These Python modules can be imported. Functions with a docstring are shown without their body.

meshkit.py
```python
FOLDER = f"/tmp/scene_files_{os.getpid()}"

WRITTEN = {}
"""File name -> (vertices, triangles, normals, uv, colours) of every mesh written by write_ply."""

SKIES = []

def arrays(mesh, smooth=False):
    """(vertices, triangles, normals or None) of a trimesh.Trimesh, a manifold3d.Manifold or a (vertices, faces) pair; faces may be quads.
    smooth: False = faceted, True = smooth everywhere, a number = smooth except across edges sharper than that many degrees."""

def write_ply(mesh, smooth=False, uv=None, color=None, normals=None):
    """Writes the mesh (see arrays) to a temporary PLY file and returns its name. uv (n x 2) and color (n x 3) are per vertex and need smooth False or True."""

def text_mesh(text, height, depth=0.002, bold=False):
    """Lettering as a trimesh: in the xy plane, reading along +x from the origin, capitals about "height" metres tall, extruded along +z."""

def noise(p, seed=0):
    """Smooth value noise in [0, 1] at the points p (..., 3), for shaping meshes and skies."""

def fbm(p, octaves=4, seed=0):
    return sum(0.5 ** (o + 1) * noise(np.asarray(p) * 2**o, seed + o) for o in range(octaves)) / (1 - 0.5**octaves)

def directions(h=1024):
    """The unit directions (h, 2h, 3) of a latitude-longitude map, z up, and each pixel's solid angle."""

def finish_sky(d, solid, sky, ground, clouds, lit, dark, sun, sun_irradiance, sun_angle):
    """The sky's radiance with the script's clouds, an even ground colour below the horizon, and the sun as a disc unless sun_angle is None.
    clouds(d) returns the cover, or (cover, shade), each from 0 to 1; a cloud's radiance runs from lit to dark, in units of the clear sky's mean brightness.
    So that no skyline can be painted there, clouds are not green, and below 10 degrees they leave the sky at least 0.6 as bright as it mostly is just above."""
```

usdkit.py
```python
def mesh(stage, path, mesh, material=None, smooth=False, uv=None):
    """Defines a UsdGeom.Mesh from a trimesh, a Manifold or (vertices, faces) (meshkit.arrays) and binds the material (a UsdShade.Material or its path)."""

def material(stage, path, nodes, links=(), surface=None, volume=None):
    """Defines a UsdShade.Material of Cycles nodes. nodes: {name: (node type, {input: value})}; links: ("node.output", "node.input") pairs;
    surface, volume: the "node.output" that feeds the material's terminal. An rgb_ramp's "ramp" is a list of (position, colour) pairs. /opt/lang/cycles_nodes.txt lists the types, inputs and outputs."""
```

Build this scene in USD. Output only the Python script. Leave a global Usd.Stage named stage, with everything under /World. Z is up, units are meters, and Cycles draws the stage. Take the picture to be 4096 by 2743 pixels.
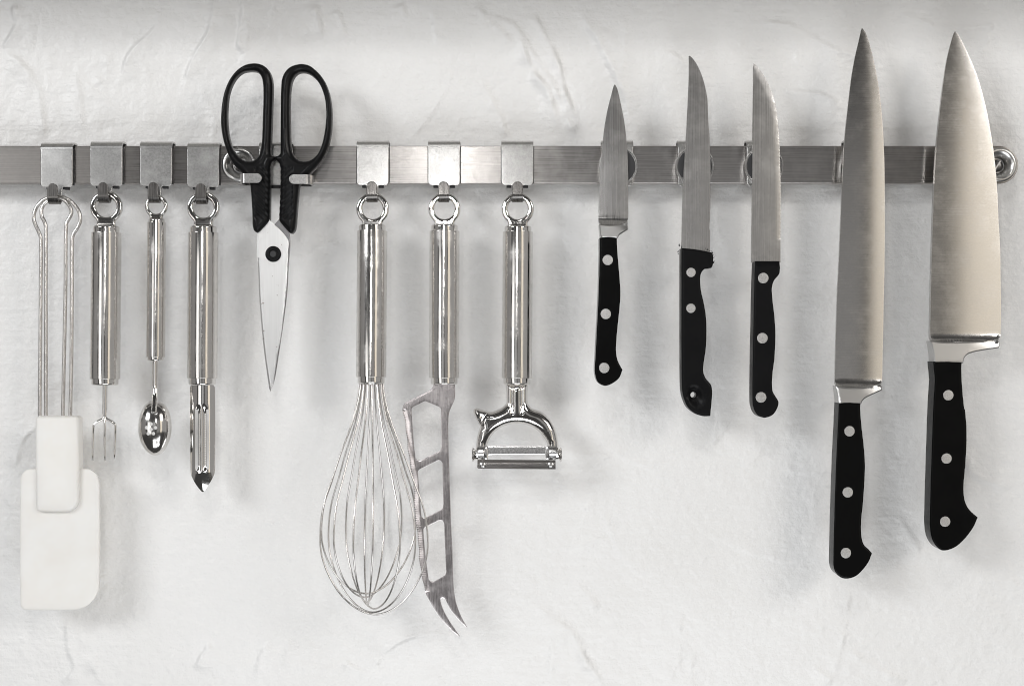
import math, random, sys
import numpy as np, trimesh, shapely
from shapely.geometry import Polygon, LineString, Point, box as sbox
from shapely.ops import unary_union
from scipy.spatial import Delaunay, cKDTree
from scipy.interpolate import CubicSpline
from pxr import Usd, UsdGeom, UsdLux, UsdShade, Gf, Sdf
sys.path.insert(0, "/opt/lang")
import usdkit, meshkit

random.seed(7)
rng = np.random.default_rng(7)
stage = Usd.Stage.CreateInMemory()
UsdGeom.SetStageUpAxis(stage, "Z")
UsdGeom.SetStageMetersPerUnit(stage, 1.0)
UsdGeom.Xform.Define(stage, "/World")

# ------------------------------------------------------------------ camera, light, exposure
YC, K = -1.03, 0.00017            # camera distance; metres per photo pixel one metre from the lens
cam = UsdGeom.Camera.Define(stage, "/World/camera")
cam.AddTranslateOp().Set(Gf.Vec3d(0, YC, 0))
cam.AddRotateXOp().Set(90.0)
cam.CreateHorizontalApertureAttr(36.0)
cam.CreateVerticalApertureAttr(36.0 * 685 / 1024)
cam.CreateFocalLengthAttr(36.0 / (4096 * K))
cam.CreateClippingRangeAttr(Gf.Vec2f(0.01, 100))
cam.CreateExposureAttr(-0.14)


def rect_light(name, pos, aim, w, h, intensity, color):
    l = UsdLux.RectLight.Define(stage, "/World/" + name)
    d = Gf.Vec3d(*[a - b for a, b in zip(aim, pos)])
    m = Gf.Matrix4d().SetLookAt(Gf.Vec3d(*pos), Gf.Vec3d(*aim), Gf.Vec3d(0, 0, 1)).GetInverse()
    l.AddTransformOp().Set(m)
    l.CreateWidthAttr(w); l.CreateHeightAttr(h); l.CreateIntensityAttr(intensity); l.CreateColorAttr(Gf.Vec3f(*color))
    return l


rect_light("left_ceiling_lamp", (-1.90, -2.00, 0.95), (0, 0, -0.10), 1.0, 0.72, 15.0, (0.975, 0.986, 1.0))
rect_light("right_ceiling_lamp", (1.85, -1.90, 0.95), (0, 0, -0.10), 0.95, 0.70, 9.6, (1.0, 0.962, 0.92))
rect_light("counter_bounce_light", (0.05, -0.82, -0.74), (0.03, 0, -0.14), 0.85, 0.5, 4.2, (0.965, 0.983, 1.0))
rect_light("window_light", (-0.98, -1.60, -0.14), (0, 0, 0.0), 0.54, 0.62, 2.0, (1.0, 0.99, 0.975))
rect_light("back_wall_light", (-0.34, -1.9, -0.02), (-0.3, 0, -0.02), 0.48, 0.50, 0.42, (0.98, 0.99, 1.0))
rect_light("right_back_wall_light", (0.42, -1.6, -0.04), (0.4, 0, -0.04), 0.62, 0.80, 0.25, (1.0, 0.985, 0.975))
rect_light("warm_room_light", (1.075, -1.50, 0.0), (0, 0, 0.0), 0.44, 1.0, 1.15, (1.0, 0.90, 0.75))
rect_light("side_room_light", (1.60, -0.85, 0.0), (0, -0.3, 0), 1.5, 1.0, 0.34, (1.0, 0.98, 0.96))
rect_light("left_room_light", (-1.75, -0.75, 0.0), (0, -0.3, 0), 1.2, 1.0, 0.22, (1.0, 0.97, 0.95))
rect_light("far_lamp", (-0.115, -1.30, 0.87), (0, 0, 0), 0.18, 0.12, 32.0, (1.0, 0.985, 0.96))
rect_light("front_lamp", (-0.088, -1.12, 0.165), (0, 0, -0.03), 0.08, 0.08, 42.0, (1.0, 0.985, 0.97))
dome = UsdLux.DomeLight.Define(stage, "/World/ambient_light")
amb = usdkit.material(stage, "/World/Looks/ambient", {"b": ("background_shader", {"color": (1.0, 0.98, 0.965), "strength": 0.06})}, surface="b.background")
UsdShade.MaterialBindingAPI.Apply(dome.GetPrim()).Bind(amb)

# ------------------------------------------------------------------ materials
M = {}


def mat(name, nodes, links, surface="p.BSDF"):
    M[name] = usdkit.material(stage, "/World/Looks/" + name, nodes, links, surface=surface)


def metal(name, color, rough, streak=None, aniso=0.0, tang=None, rvar=0.08, cvar=0.12, bump=0.0, spots=0.0, sdet=3):
    """streak: (sx, sy, sz) noise scale per metre of the brush lines"""
    nodes = {"tc": ("geometry", {}), "p": ("principled_bsdf", {"metallic": 1.0, "base_color": color, "roughness": rough, "anisotropic": aniso})}
    links = []
    if tang is not None:
        nodes["tg"] = ("combine_xyz", {"x": tang[0], "y": tang[1], "z": tang[2]})
        links.append(("tg.vector", "p.tangent"))
    if streak:
        nodes["mp"] = ("mapping", {"scale": streak})
        nodes["n"] = ("noise_texture", {"scale": 1.0, "detail": sdet, "roughness": 0.65})
        nodes["rr"] = ("map_range", {"from_min": 0.3, "from_max": 0.7, "to_min": max(0.02, rough - rvar), "to_max": rough + rvar, "clamp": True})
        lo, hi = [c * (1 - cvar) for c in color], [min(1, c * (1 + cvar)) for c in color]
        nodes["cr"] = ("rgb_ramp", {"ramp": [(0.28, lo), (0.72, hi)]})
        links += [("tc.position", "mp.vector"), ("mp.vector", "n.vector"), ("n.fac", "rr.value"), ("rr.result", "p.roughness"), ("n.fac", "cr.fac"), ("cr.color", "p.base_color")]
        if bump:
            nodes["b"] = ("bump", {"strength": bump, "distance": 0.00004})
            links += [("n.fac", "b.height"), ("b.normal", "p.normal")]
    if spots:      # dull patches, finger marks
        nodes["n2"] = ("noise_texture", {"scale": 70.0, "detail": 3, "roughness": 0.6})
        nodes["s2"] = ("map_range", {"from_min": 0.45, "from_max": 0.72, "to_min": 0.0, "to_max": spots, "clamp": True})
        nodes["ad"] = ("math", {"math_type": "add"})
        links += [("tc.position", "n2.vector"), ("n2.fac", "s2.value"), ("s2.result", "ad.value1")]
        if streak:
            links = [l for l in links if l[1] != "p.roughness"] + [("rr.result", "ad.value2")]
        else:
            nodes["ad"][1]["value2"] = rough
        links.append(("ad.value", "p.roughness"))
    mat(name, nodes, links)


metal("bar_steel", (0.46, 0.44, 0.425), 0.29, (22, 900, 2600), 0.92, (0, 0, 1), 0.04, 0.05, 0.04, 0.05)
metal("satin_steel", (0.58, 0.575, 0.565), 0.27, (700, 700, 700), 0, None, 0.015, 0.02, 0.0, 0.05)
metal("hook_steel", (0.17, 0.163, 0.157), 0.27, (1500, 200, 80), 0.5, (1, 0, 0), 0.06, 0.08)
metal("chrome", (0.74, 0.725, 0.705), 0.075, (900, 900, 60), 0, None, 0.02, 0.02, 0.0, 0.06)
metal("spoon_steel", (0.70, 0.685, 0.665), 0.13, None)
metal("tube_steel", (0.73, 0.712, 0.69), 0.115, (1800, 1800, 25), 0.3, (1, 0, 0), 0.04, 0.06, 0.03, 0.13)
metal("wire_steel", (0.66, 0.64, 0.62), 0.27, (600, 600, 100), 0, None, 0.05, 0.05)
metal("blade_steel", (0.52, 0.515, 0.51), 0.25, (2600, 200, 16), 0.4, (1, 0, 0), 0.03, 0.04, 0.0, 0.04)
metal("fine_blade_steel", (0.60, 0.588, 0.572), 0.20, (60, 200, 2200), 0.45, (0, 0, 1), 0.012, 0.014, 0.0, 0.05)
metal("bolster_steel", (0.66, 0.655, 0.645), 0.30, None)
mat("scissor_steel", {"tc": ("texture_coordinate", {}), "mp": ("mapping", {"scale": (900, 200, 25)}), "n": ("noise_texture", {"scale": 1.0, "detail": 3}),
    "n2": ("noise_texture", {"scale": 330.0, "detail": 2}), "cr": ("rgb_ramp", {"ramp": [(0.3, (0.79, 0.79, 0.785)), (0.7, (0.85, 0.85, 0.845))]}),
    "sp": ("map_range", {"from_min": 0.70, "from_max": 0.76, "to_min": 0.0, "to_max": 0.8, "clamp": True}), "mx": ("mix", {"color2": (0.16, 0.09, 0.06)}),
    "p": ("principled_bsdf", {"metallic": 1.0, "roughness": 0.33, "anisotropic": 0.3}), "tg": ("combine_xyz", {"x": 1.0, "y": 0.0, "z": 0.0})},
    [("tc.object", "mp.vector"), ("mp.vector", "n.vector"), ("tc.object", "n2.vector"), ("n.fac", "cr.fac"), ("cr.color", "mx.color1"), ("n2.fac", "sp.value"), ("sp.result", "mx.fac"), ("mx.color", "p.base_color"), ("tg.vector", "p.tangent")])
metal("bevel_steel", (0.33, 0.325, 0.33), 0.30, None)
metal("stamped_steel", (0.70, 0.655, 0.655), 0.23, (900, 300, 60), 0.2, (1, 0, 0), 0.04, 0.04, 0.0, 0.08)
metal("rivet_steel", (0.60, 0.595, 0.585), 0.42, (1500, 1500, 1500), 0, None, 0.10, 0.18, 0.0)
metal("tray_steel", (0.80, 0.795, 0.79), 0.24, (700, 700, 700), 0, None, 0.03, 0.02, 0.0)
metal("screw_steel", (0.16, 0.155, 0.15), 0.35)
metal("spring_steel", (0.25, 0.238, 0.23), 0.28, (30, 300, 2500), 0.4, (0, 0, 1), 0.05, 0.10, 0.1)


def plastic(name, color, rough, scale, bump, spec=0.5, rv=0.08):
    mat(name, {"tc": ("texture_coordinate", {}), "n": ("noise_texture", {"scale": scale, "detail": 3}), "n2": ("noise_texture", {"scale": 60.0, "detail": 5}),
               "r": ("map_range", {"from_min": 0.3, "from_max": 0.7, "to_min": rough - rv, "to_max": rough + rv, "clamp": True}),
               "b": ("bump", {"strength": bump, "distance": 0.0001}),
               "p": ("principled_bsdf", {"base_color": color, "specular_ior_level": spec})},
        [("tc.object", "n.vector"), ("tc.object", "n2.vector"), ("n2.fac", "r.value"), ("r.result", "p.roughness"), ("n.fac", "b.height"), ("b.normal", "p.normal")])


plastic("black_grip", (0.007, 0.007, 0.0075), 0.30, 2600, 0.35, 0.16)
plastic("black_handle", (0.004, 0.004, 0.004), 0.20, 300, 0.04, 0.085, 0.06)
plastic("matt_handle", (0.007, 0.007, 0.0075), 0.36, 2600, 0.3, 0.085)
plastic("black_liner", (0.008, 0.008, 0.010), 0.5, 900, 0.1)
plastic("magnet_pad", (0.030, 0.030, 0.032), 0.55, 500, 0.35)
mat("silicone", {"tc": ("texture_coordinate", {}), "n": ("noise_texture", {"scale": 40.0, "detail": 4}), "cr": ("rgb_ramp", {"ramp": [(0.3, (0.845, 0.815, 0.765)), (0.62, (0.885, 0.872, 0.838))]}),
                 "p": ("principled_bsdf", {"roughness": 0.42, "subsurface_weight": 0.25, "subsurface_scale": 0.003, "subsurface_radius": (1, 0.9, 0.75)})},
    [("tc.object", "n.vector"), ("n.fac", "cr.fac"), ("cr.color", "p.base_color")])
# plaster: white paint, brush grain and pits as fine relief, faint stains
mat("plaster", {"g": ("geometry", {}), "n1": ("noise_texture", {"scale": 360.0, "detail": 4, "roughness": 0.55}), "n2": ("noise_texture", {"scale": 130.0, "detail": 4, "roughness": 0.55}),
                "mp": ("mapping", {"scale": (35, 35, 260), "rotation": (0, 0.9, 0)}), "n3": ("noise_texture", {"scale": 1.0, "detail": 4}),
                "a1": ("math", {"math_type": "multiply_add", "value2": 0.55}), "a2": ("math", {"math_type": "multiply_add", "value2": 0.6}), "z": ("math", {"math_type": "multiply", "value2": 0.7}),
                "b": ("bump", {"strength": 0.62, "distance": 0.0016}),
                "n4": ("noise_texture", {"scale": 9.0, "detail": 5, "roughness": 0.6}), "cr": ("rgb_ramp", {"ramp": [(0.30, (0.80, 0.795, 0.785)), (0.6, (0.835, 0.832, 0.826))]}),
                "p": ("principled_bsdf", {"roughness": 0.36, "specular_ior_level": 0.5})},
    [("g.position", "n1.vector"), ("g.position", "n2.vector"), ("g.position", "mp.vector"), ("mp.vector", "n3.vector"), ("g.position", "n4.vector"),
     ("n2.fac", "z.value1"), ("n1.fac", "a1.value1"), ("z.value", "a1.value3"), ("n3.fac", "a2.value1"), ("a1.value", "a2.value3"), ("a2.value", "b.height"), ("b.normal", "p.normal"),
     ("n4.fac", "cr.fac"), ("cr.color", "p.base_color")])
mat("shelf_paint", {"p": ("principled_bsdf", {"base_color": (0.62, 0.60, 0.57), "roughness": 0.5})}, [])

# ------------------------------------------------------------------ helpers
used = {}


def numbered(parent, name):
    k = used.get((parent, name), 0)
    used[(parent, name)] = k + 1
    return f"{parent}/{name}" if k == 0 else f"{parent}/{name}_{k:03d}"


def tag(p, label=None, cat=None, group=None, kind=None):
    for k, v in (("label", label), ("category", cat), ("group", group), ("kind", kind)):
        if v:
            p.SetCustomDataByKey(k, v)
    return p


ORG = {}


def thing(name, label, cat, origin, group=None, rotz=0.0):
    path = numbered("/World", name)
    x = UsdGeom.Xform.Define(stage, path)
    x.AddTranslateOp().Set(Gf.Vec3d(*map(float, origin)))
    if rotz:
        x.AddRotateZOp().Set(rotz)
    ORG[path] = np.array(origin, float)
    return tag(x.GetPrim(), label, cat, group)


def arr(m):
    v, f, _ = meshkit.arrays(m)
    return v, f


def join(*ms):
    vs, fs, n = [], [], 0
    for m in ms:
        v, f = arr(m)
        vs.append(v); fs.append(f + n); n += len(v)
    return np.vstack(vs), np.vstack(fs)


def obj(name, mesh, material, parent=None, smooth=35, label=None):
    """mesh in world coordinates; stored relative to the thing's base"""
    v, f = arr(mesh)
    pp = str(parent.GetPath()) if parent else "/World"
    o = ORG.get(pp, np.zeros(3))
    path = numbered(pp, name)
    m = usdkit.mesh(stage, path, (v - o, f), M[material], smooth=smooth)
    ORG[path] = o
    if label:
        m.GetPrim().SetCustomDataByKey("label", label)
    return m.GetPrim()


def copy_of(src, label, origin, rotz=0.0):
    path = numbered("/World", src.GetName())
    x = UsdGeom.Xform.Define(stage, path)
    x.GetPrim().GetReferences().AddInternalReference(src.GetPath())
    x.ClearXformOpOrder()
    x.AddTranslateOp().Set(Gf.Vec3d(*map(float, origin)))
    if rotz:
        x.AddRotateZOp().Set(rotz)
    x.GetPrim().SetInstanceable(True)
    d = src.GetCustomData()
    return tag(x.GetPrim(), label, d["category"], d.get("group"))


def W(u, v, y):
    s = K * (y - YC)
    return np.array([(u - 2048) * s, y, (1371.5 - v) * s])


def P2(pts, y):
    """photo pixels -> metres (x, z) in the plane y"""
    s = K * (y - YC)
    p = np.asarray(pts, float)
    return np.c_[(p[:, 0] - 2048) * s, (1371.5 - p[:, 1]) * s]


def Z(pts, x0, y0, s):
    p = np.asarray(pts, float)
    return np.c_[x0 + p[:, 0] * s, y0 + p[:, 1] * s]


def cr(pts, closed=True, step=5.0, corner=48):
    """spline through the points, broken at sharp corners"""
    p = np.asarray(pts, float)
    n = len(p)
    idx = range(n) if closed else range(n - 1)
    sharp = np.zeros(n, bool)
    for i in range(n):
        if not closed and i in (0, n - 1):
            sharp[i] = True; continue
        a, b = p[i] - p[i - 1], p[(i + 1) % n] - p[i]
        ang = abs(math.degrees(math.atan2(a[0] * b[1] - a[1] * b[0], a @ b)))
        sharp[i] = ang > corner
    out = []
    for i in idx:
        p1, p2 = p[i], p[(i + 1) % n]
        L = np.linalg.norm(p2 - p1)
        p0 = p[i - 1] if not sharp[i] else 2 * p1 - p2
        p3 = p[(i + 2) % n] if not sharp[(i + 1) % n] else 2 * p2 - p1
        m = max(1, int(L / step))
        d0, d3 = max(np.linalg.norm(p1 - p0), 1e-9), max(np.linalg.norm(p3 - p2), 1e-9)
        t1 = L * ((p1 - p0) + (p2 - p1)) / (d0 + L)
        t2 = L * ((p3 - p2) + (p2 - p1)) / (d3 + L)
        if sharp[i]: t1 = (p2 - p1)
        if sharp[(i + 1) % n]: t2 = (p2 - p1)
        for k in range(m):
            t = k / m
            out.append((2 * t**3 - 3 * t**2 + 1) * p1 + (t**3 - 2 * t**2 + t) * t1 + (-2 * t**3 + 3 * t**2) * p2 + (t**3 - t**2) * t2)
    if not closed:
        out.append(p[-1])
    return np.array(out)


def poly(pts, y, holes=(), rnd=0.0, spline=True, step=5.0):
    f = (lambda q: cr(q, True, step)) if spline else (lambda q: np.asarray(q, float))
    g = Polygon(P2(f(pts), y), [P2(f(h), y) for h in holes]).buffer(0)
    if rnd:
        g = g.buffer(-rnd).buffer(2 * rnd).buffer(-rnd)
    if g.geom_type != "Polygon":
        g = max(g.geoms, key=lambda q: q.area)
    return g


def rings_of(g):
    gs = getattr(g, "geoms", [g])
    for q in gs:
        if q.is_empty: continue
        yield np.asarray(q.exterior.coords)[:-1]
        for h in q.interiors:
            yield np.asarray(h.coords)[:-1]


def puff(g, y0, hf, hb=None, s=0.0009, rings=(), grid=0.0025):
    """solid from a flat outline: front at y0 - hf(d, x, z), back at y0 + hb(d, x, z); d = distance from the outline.
    The edge is a row of strips at the distances in rings, the inside a triangulated field."""
    g = g.simplify(s * 0.03)
    if g.geom_type != "Polygon":
        g = max(g.geoms, key=lambda q: q.area)
    g = shapely.geometry.polygon.orient(g.segmentize(s), 1.0)
    base = [np.asarray(r.coords)[:-1] for r in [g.exterior, *g.interiors]]
    nrm = []
    for p in base:
        e = np.roll(p, -1, 0) - p
        e /= np.maximum(np.linalg.norm(e, axis=1, keepdims=True), 1e-12)
        nv = np.c_[-e[:, 1], e[:, 0]]
        m = nv + np.roll(nv, 1, 0)
        m /= np.maximum(np.linalg.norm(m, axis=1, keepdims=True), 1e-9)
        nrm.append(m / np.maximum((m * nv).sum(1, keepdims=True), 0.55))
    levels, inner, rest = [base], g, list(rings)
    while rest:
        q = [p + n * rest[0] for p, n in zip(base, nrm)]
        P = Polygon(q[0], q[1:])
        if not P.is_valid or P.area <= 0 or not P.exterior.is_ccw or not g.contains(P):
            break
        levels.append(q); inner = P; rest.pop(0)
    nb = sum(len(p) for p in base)
    last = levels[-1]
    sets = [np.vstack(last)]
    off = rings[len(levels) - 2] if len(levels) > 1 else 0
    for r in rest:
        q = g.buffer(-r)
        if q.is_empty: continue
        sets.append(np.vstack(list(rings_of(q.segmentize(s * 1.2)))))
        off = r
    q = g.buffer(-(off + 0.4 * grid))
    if not q.is_empty:
        x0, z0, x1, z1 = g.bounds
        X, Zz = np.meshgrid(np.arange(x0, x1, grid) + 0.37 * grid, np.arange(z0, z1, grid) + 0.41 * grid)
        X[::2] += grid / 2
        k = shapely.contains_xy(q, X.ravel(), Zz.ravel())
        sets.append(np.c_[X.ravel(), Zz.ravel()][k])
    pts = sets[0]
    for q in sets[1:]:
        if not len(q): continue
        q = q[shapely.contains_xy(inner, q[:, 0], q[:, 1])]
        if not len(q): continue
        dd, _ = cKDTree(pts).query(q)
        q = q[dd > 0.38 * s]
        if len(q) > 1:
            drop = {b for a, b in cKDTree(q).query_pairs(0.3 * s)}
            q = np.delete(q, sorted(drop), 0)
        pts = np.vstack([pts, q])
    tri = Delaunay(pts).simplices
    c = pts[tri].mean(1)
    a, b, e = pts[tri[:, 0]], pts[tri[:, 1]], pts[tri[:, 2]]
    ar = (b[:, 0] - a[:, 0]) * (e[:, 1] - a[:, 1]) - (b[:, 1] - a[:, 1]) * (e[:, 0] - a[:, 0])
    tri = np.where((ar > 0)[:, None], tri, tri[:, ::-1])
    tri = tri[shapely.contains_xy(inner, c[:, 0], c[:, 1]) & (abs(ar) > 1e-13)]
    m = len(levels) - 1
    allp = np.vstack([np.vstack(l) for l in levels[:-1]] + [pts])
    d = np.r_[tuple(np.full(nb, 0 if k == 0 else rings[k - 1]) for k in range(m))] if m else np.zeros(0)
    dp = shapely.distance(shapely.points(pts), g.boundary)
    dp[:nb] = rings[m - 1] if m else 0
    d = np.r_[d, dp]
    faces, edge, o = [tri + m * nb], [], 0
    for p in base:
        i = np.arange(len(p)); i1 = (i + 1) % len(p)
        edge.append(np.c_[i + o, i1 + o])
        o += len(p)
    edge = np.vstack(edge)
    for k in range(m):
        A, B = edge + k * nb, edge + (k + 1) * nb
        faces += [np.c_[A[:, 0], A[:, 1], B[:, 1]], np.c_[A[:, 0], B[:, 1], B[:, 0]]]
    F_ = np.vstack(faces)
    n = len(allp)
    F = hf(d, allp[:, 0], allp[:, 1]) * np.ones(n)
    B = (hb or hf)(d, allp[:, 0], allp[:, 1]) * np.ones(n)
    front = np.c_[allp[:, 0], y0 - F, allp[:, 1]]
    back = np.c_[allp[:, 0], y0 + B, allp[:, 1]]
    side = np.vstack([np.c_[edge[:, 1], edge[:, 0], edge[:, 0] + n], np.c_[edge[:, 1], edge[:, 0] + n, edge[:, 1] + n]])
    return np.vstack([front, back]), np.vstack([F_, F_[:, ::-1] + n, side])


def rounded(t, r):
    """profile: total thickness t with edges rounded by r"""
    r = min(r, t / 2)
    return lambda d, x, z: t / 2 - r + np.sqrt(np.maximum(0, r * r - (r - np.minimum(d, r)) ** 2))


def rr_(r, n=4):
    return tuple(r * (1 - math.cos(math.pi / 2 * k / n)) for k in range(1, n + 1))


def rpuff(g, y0, t, r, **k):
    return puff(g, y0, rounded(t, r), rings=rr_(r), **k)


def revolve(a, b, prof, n=48, cap=True):
    """profile [(t along a->b in metres, radius)] turned about the line a->b"""
    a, b = np.asarray(a, float), np.asarray(b, float)
    d = (b - a) / np.linalg.norm(b - a)
    e1 = np.cross(d, [0, 1, 0] if abs(d[1]) < 0.9 else [0, 0, 1]); e1 /= np.linalg.norm(e1)
    e2 = np.cross(d, e1)
    th = np.arange(n) / n * 2 * np.pi
    V = [a + d * t + r * (np.cos(q) * e1 + np.sin(q) * e2) for t, r in prof for q in th]
    V = np.array(V)
    Fs = []
    m = len(prof)
    for i in range(m - 1):
        for j in range(n):
            p, q = i * n + j, i * n + (j + 1) % n
            Fs += [[p, p + n, q], [q, p + n, q + n]]
    V = np.vstack([V, a + d * prof[0][0], a + d * prof[-1][0]])
    for j in range(n if cap else 0):
        Fs += [[j, (j + 1) % n, len(V) - 2], [(m - 1) * n + (j + 1) % n, (m - 1) * n + j, len(V) - 1]]
    return V, np.array(Fs)[:, ::-1]


def tube(path, r, n=10, smooth=True, closed=False, step=0.0015):
    """round wire through the points; r a number or one radius per point"""
    p = np.asarray(path, float)
    rad = np.full(len(p), r) if np.ndim(r) == 0 else np.asarray(r, float)
    if smooth:
        t = np.r_[0, np.cumsum(np.linalg.norm(np.diff(p, axis=0), axis=1))]
        k = max(8, int(t[-1] / step))
        tt = np.linspace(0, t[-1], k)
        rad = np.interp(tt, t, rad)
        p = CubicSpline(t, p, bc_type="periodic" if closed else "not-a-knot")(tt)
    T = np.gradient(p, axis=0); T /= np.linalg.norm(T, axis=1, keepdims=True)
    nrm = np.cross(T[0], [0.3, 1, 0.2]); nrm /= np.linalg.norm(nrm)
    V = []
    for i in range(len(p)):
        nrm = nrm - T[i] * (nrm @ T[i]); nrm /= np.linalg.norm(nrm)
        bn = np.cross(T[i], nrm)
        for j in range(n):
            q = 2 * math.pi * j / n
            V.append(p[i] + rad[i] * (math.cos(q) * nrm + math.sin(q) * bn))
    Fs = []
    for i in range(len(p) - 1):
        for j in range(n):
            a, b = i * n + j, i * n + (j + 1) % n
            Fs += [[a, b, a + n], [b, b + n, a + n]]
    V = np.vstack([np.array(V), p[0], p[-1]])
    for j in range(n):
        Fs += [[(j + 1) % n, j, len(V) - 2], [(len(p) - 1) * n + j, (len(p) - 1) * n + (j + 1) % n, len(V) - 1]]
    return V, np.array(Fs)


def strip_x(prof, x0, x1, t):
    """sheet bent in the (y, z) plane, prof = centre line, from x0 to x1"""
    g = LineString(prof).buffer(t / 2, cap_style=2, join_style=1, quad_segs=6)
    m = trimesh.creation.extrude_polygon(g, x1 - x0, engine="earcut")
    v = m.vertices
    return np.c_[x0 + v[:, 2], v[:, 0], v[:, 1]], np.asarray(m.faces)


def strip_z(prof, z0, z1, t):
    """sheet bent in the (x, y) plane"""
    g = LineString(prof).buffer(t / 2, cap_style=2, join_style=1, quad_segs=6)
    m = trimesh.creation.extrude_polygon(g, z1 - z0, engine="earcut")
    v = m.vertices
    return np.c_[v[:, 0], v[:, 1], z0 + v[:, 2]], np.asarray(m.faces)


def arc2(cx, cy, r, a0, a1, n=10):
    return [(cx + r * math.cos(math.radians(a)), cy + r * math.sin(math.radians(a))) for a in np.linspace(a0, a1, n)]


def disc(u, v, y, rpx, prof, n=32):
    """turned part facing the camera; prof [(y offset towards camera, radius in px)]"""
    c = W(u, v, y)
    s = K * (y - YC)
    return revolve(c, c + [0, -1, 0], [(t, r * s) for t, r in prof], n)


def rowwise(g):
    """fraction across the outline from its left to its right edge at each height"""
    x0, z0, x1, z1 = g.bounds
    zs = np.linspace(z0 + 1e-5, z1 - 1e-5, 220)
    L, R = [], []
    for z in zs:
        q = g.intersection(LineString([(x0 - 1, z), (x1 + 1, z)])).bounds
        L.append(q[0] if q else np.nan); R.append(q[2] if q else np.nan)
    L, R = np.array(L), np.array(R)
    def f(x, z):
        l, r = np.interp(z, zs, L), np.interp(z, zs, R)
        return np.clip((x - l) / np.maximum(r - l, 1e-6), 0, 1), r - l
    return f


# ------------------------------------------------------------------ depths (metres; the wall is y = 0)
Y_BAR0, Y_BAR = -0.0105, -0.0175
Y_PLATE = -0.0208          # middle of the clip plates
Y_HANG = -0.0256           # middle of what hangs in the hooks
Y_MAG = -0.0285            # face of the magnets
Y_BLADE = -0.0300          # middle of the knife blades

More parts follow.
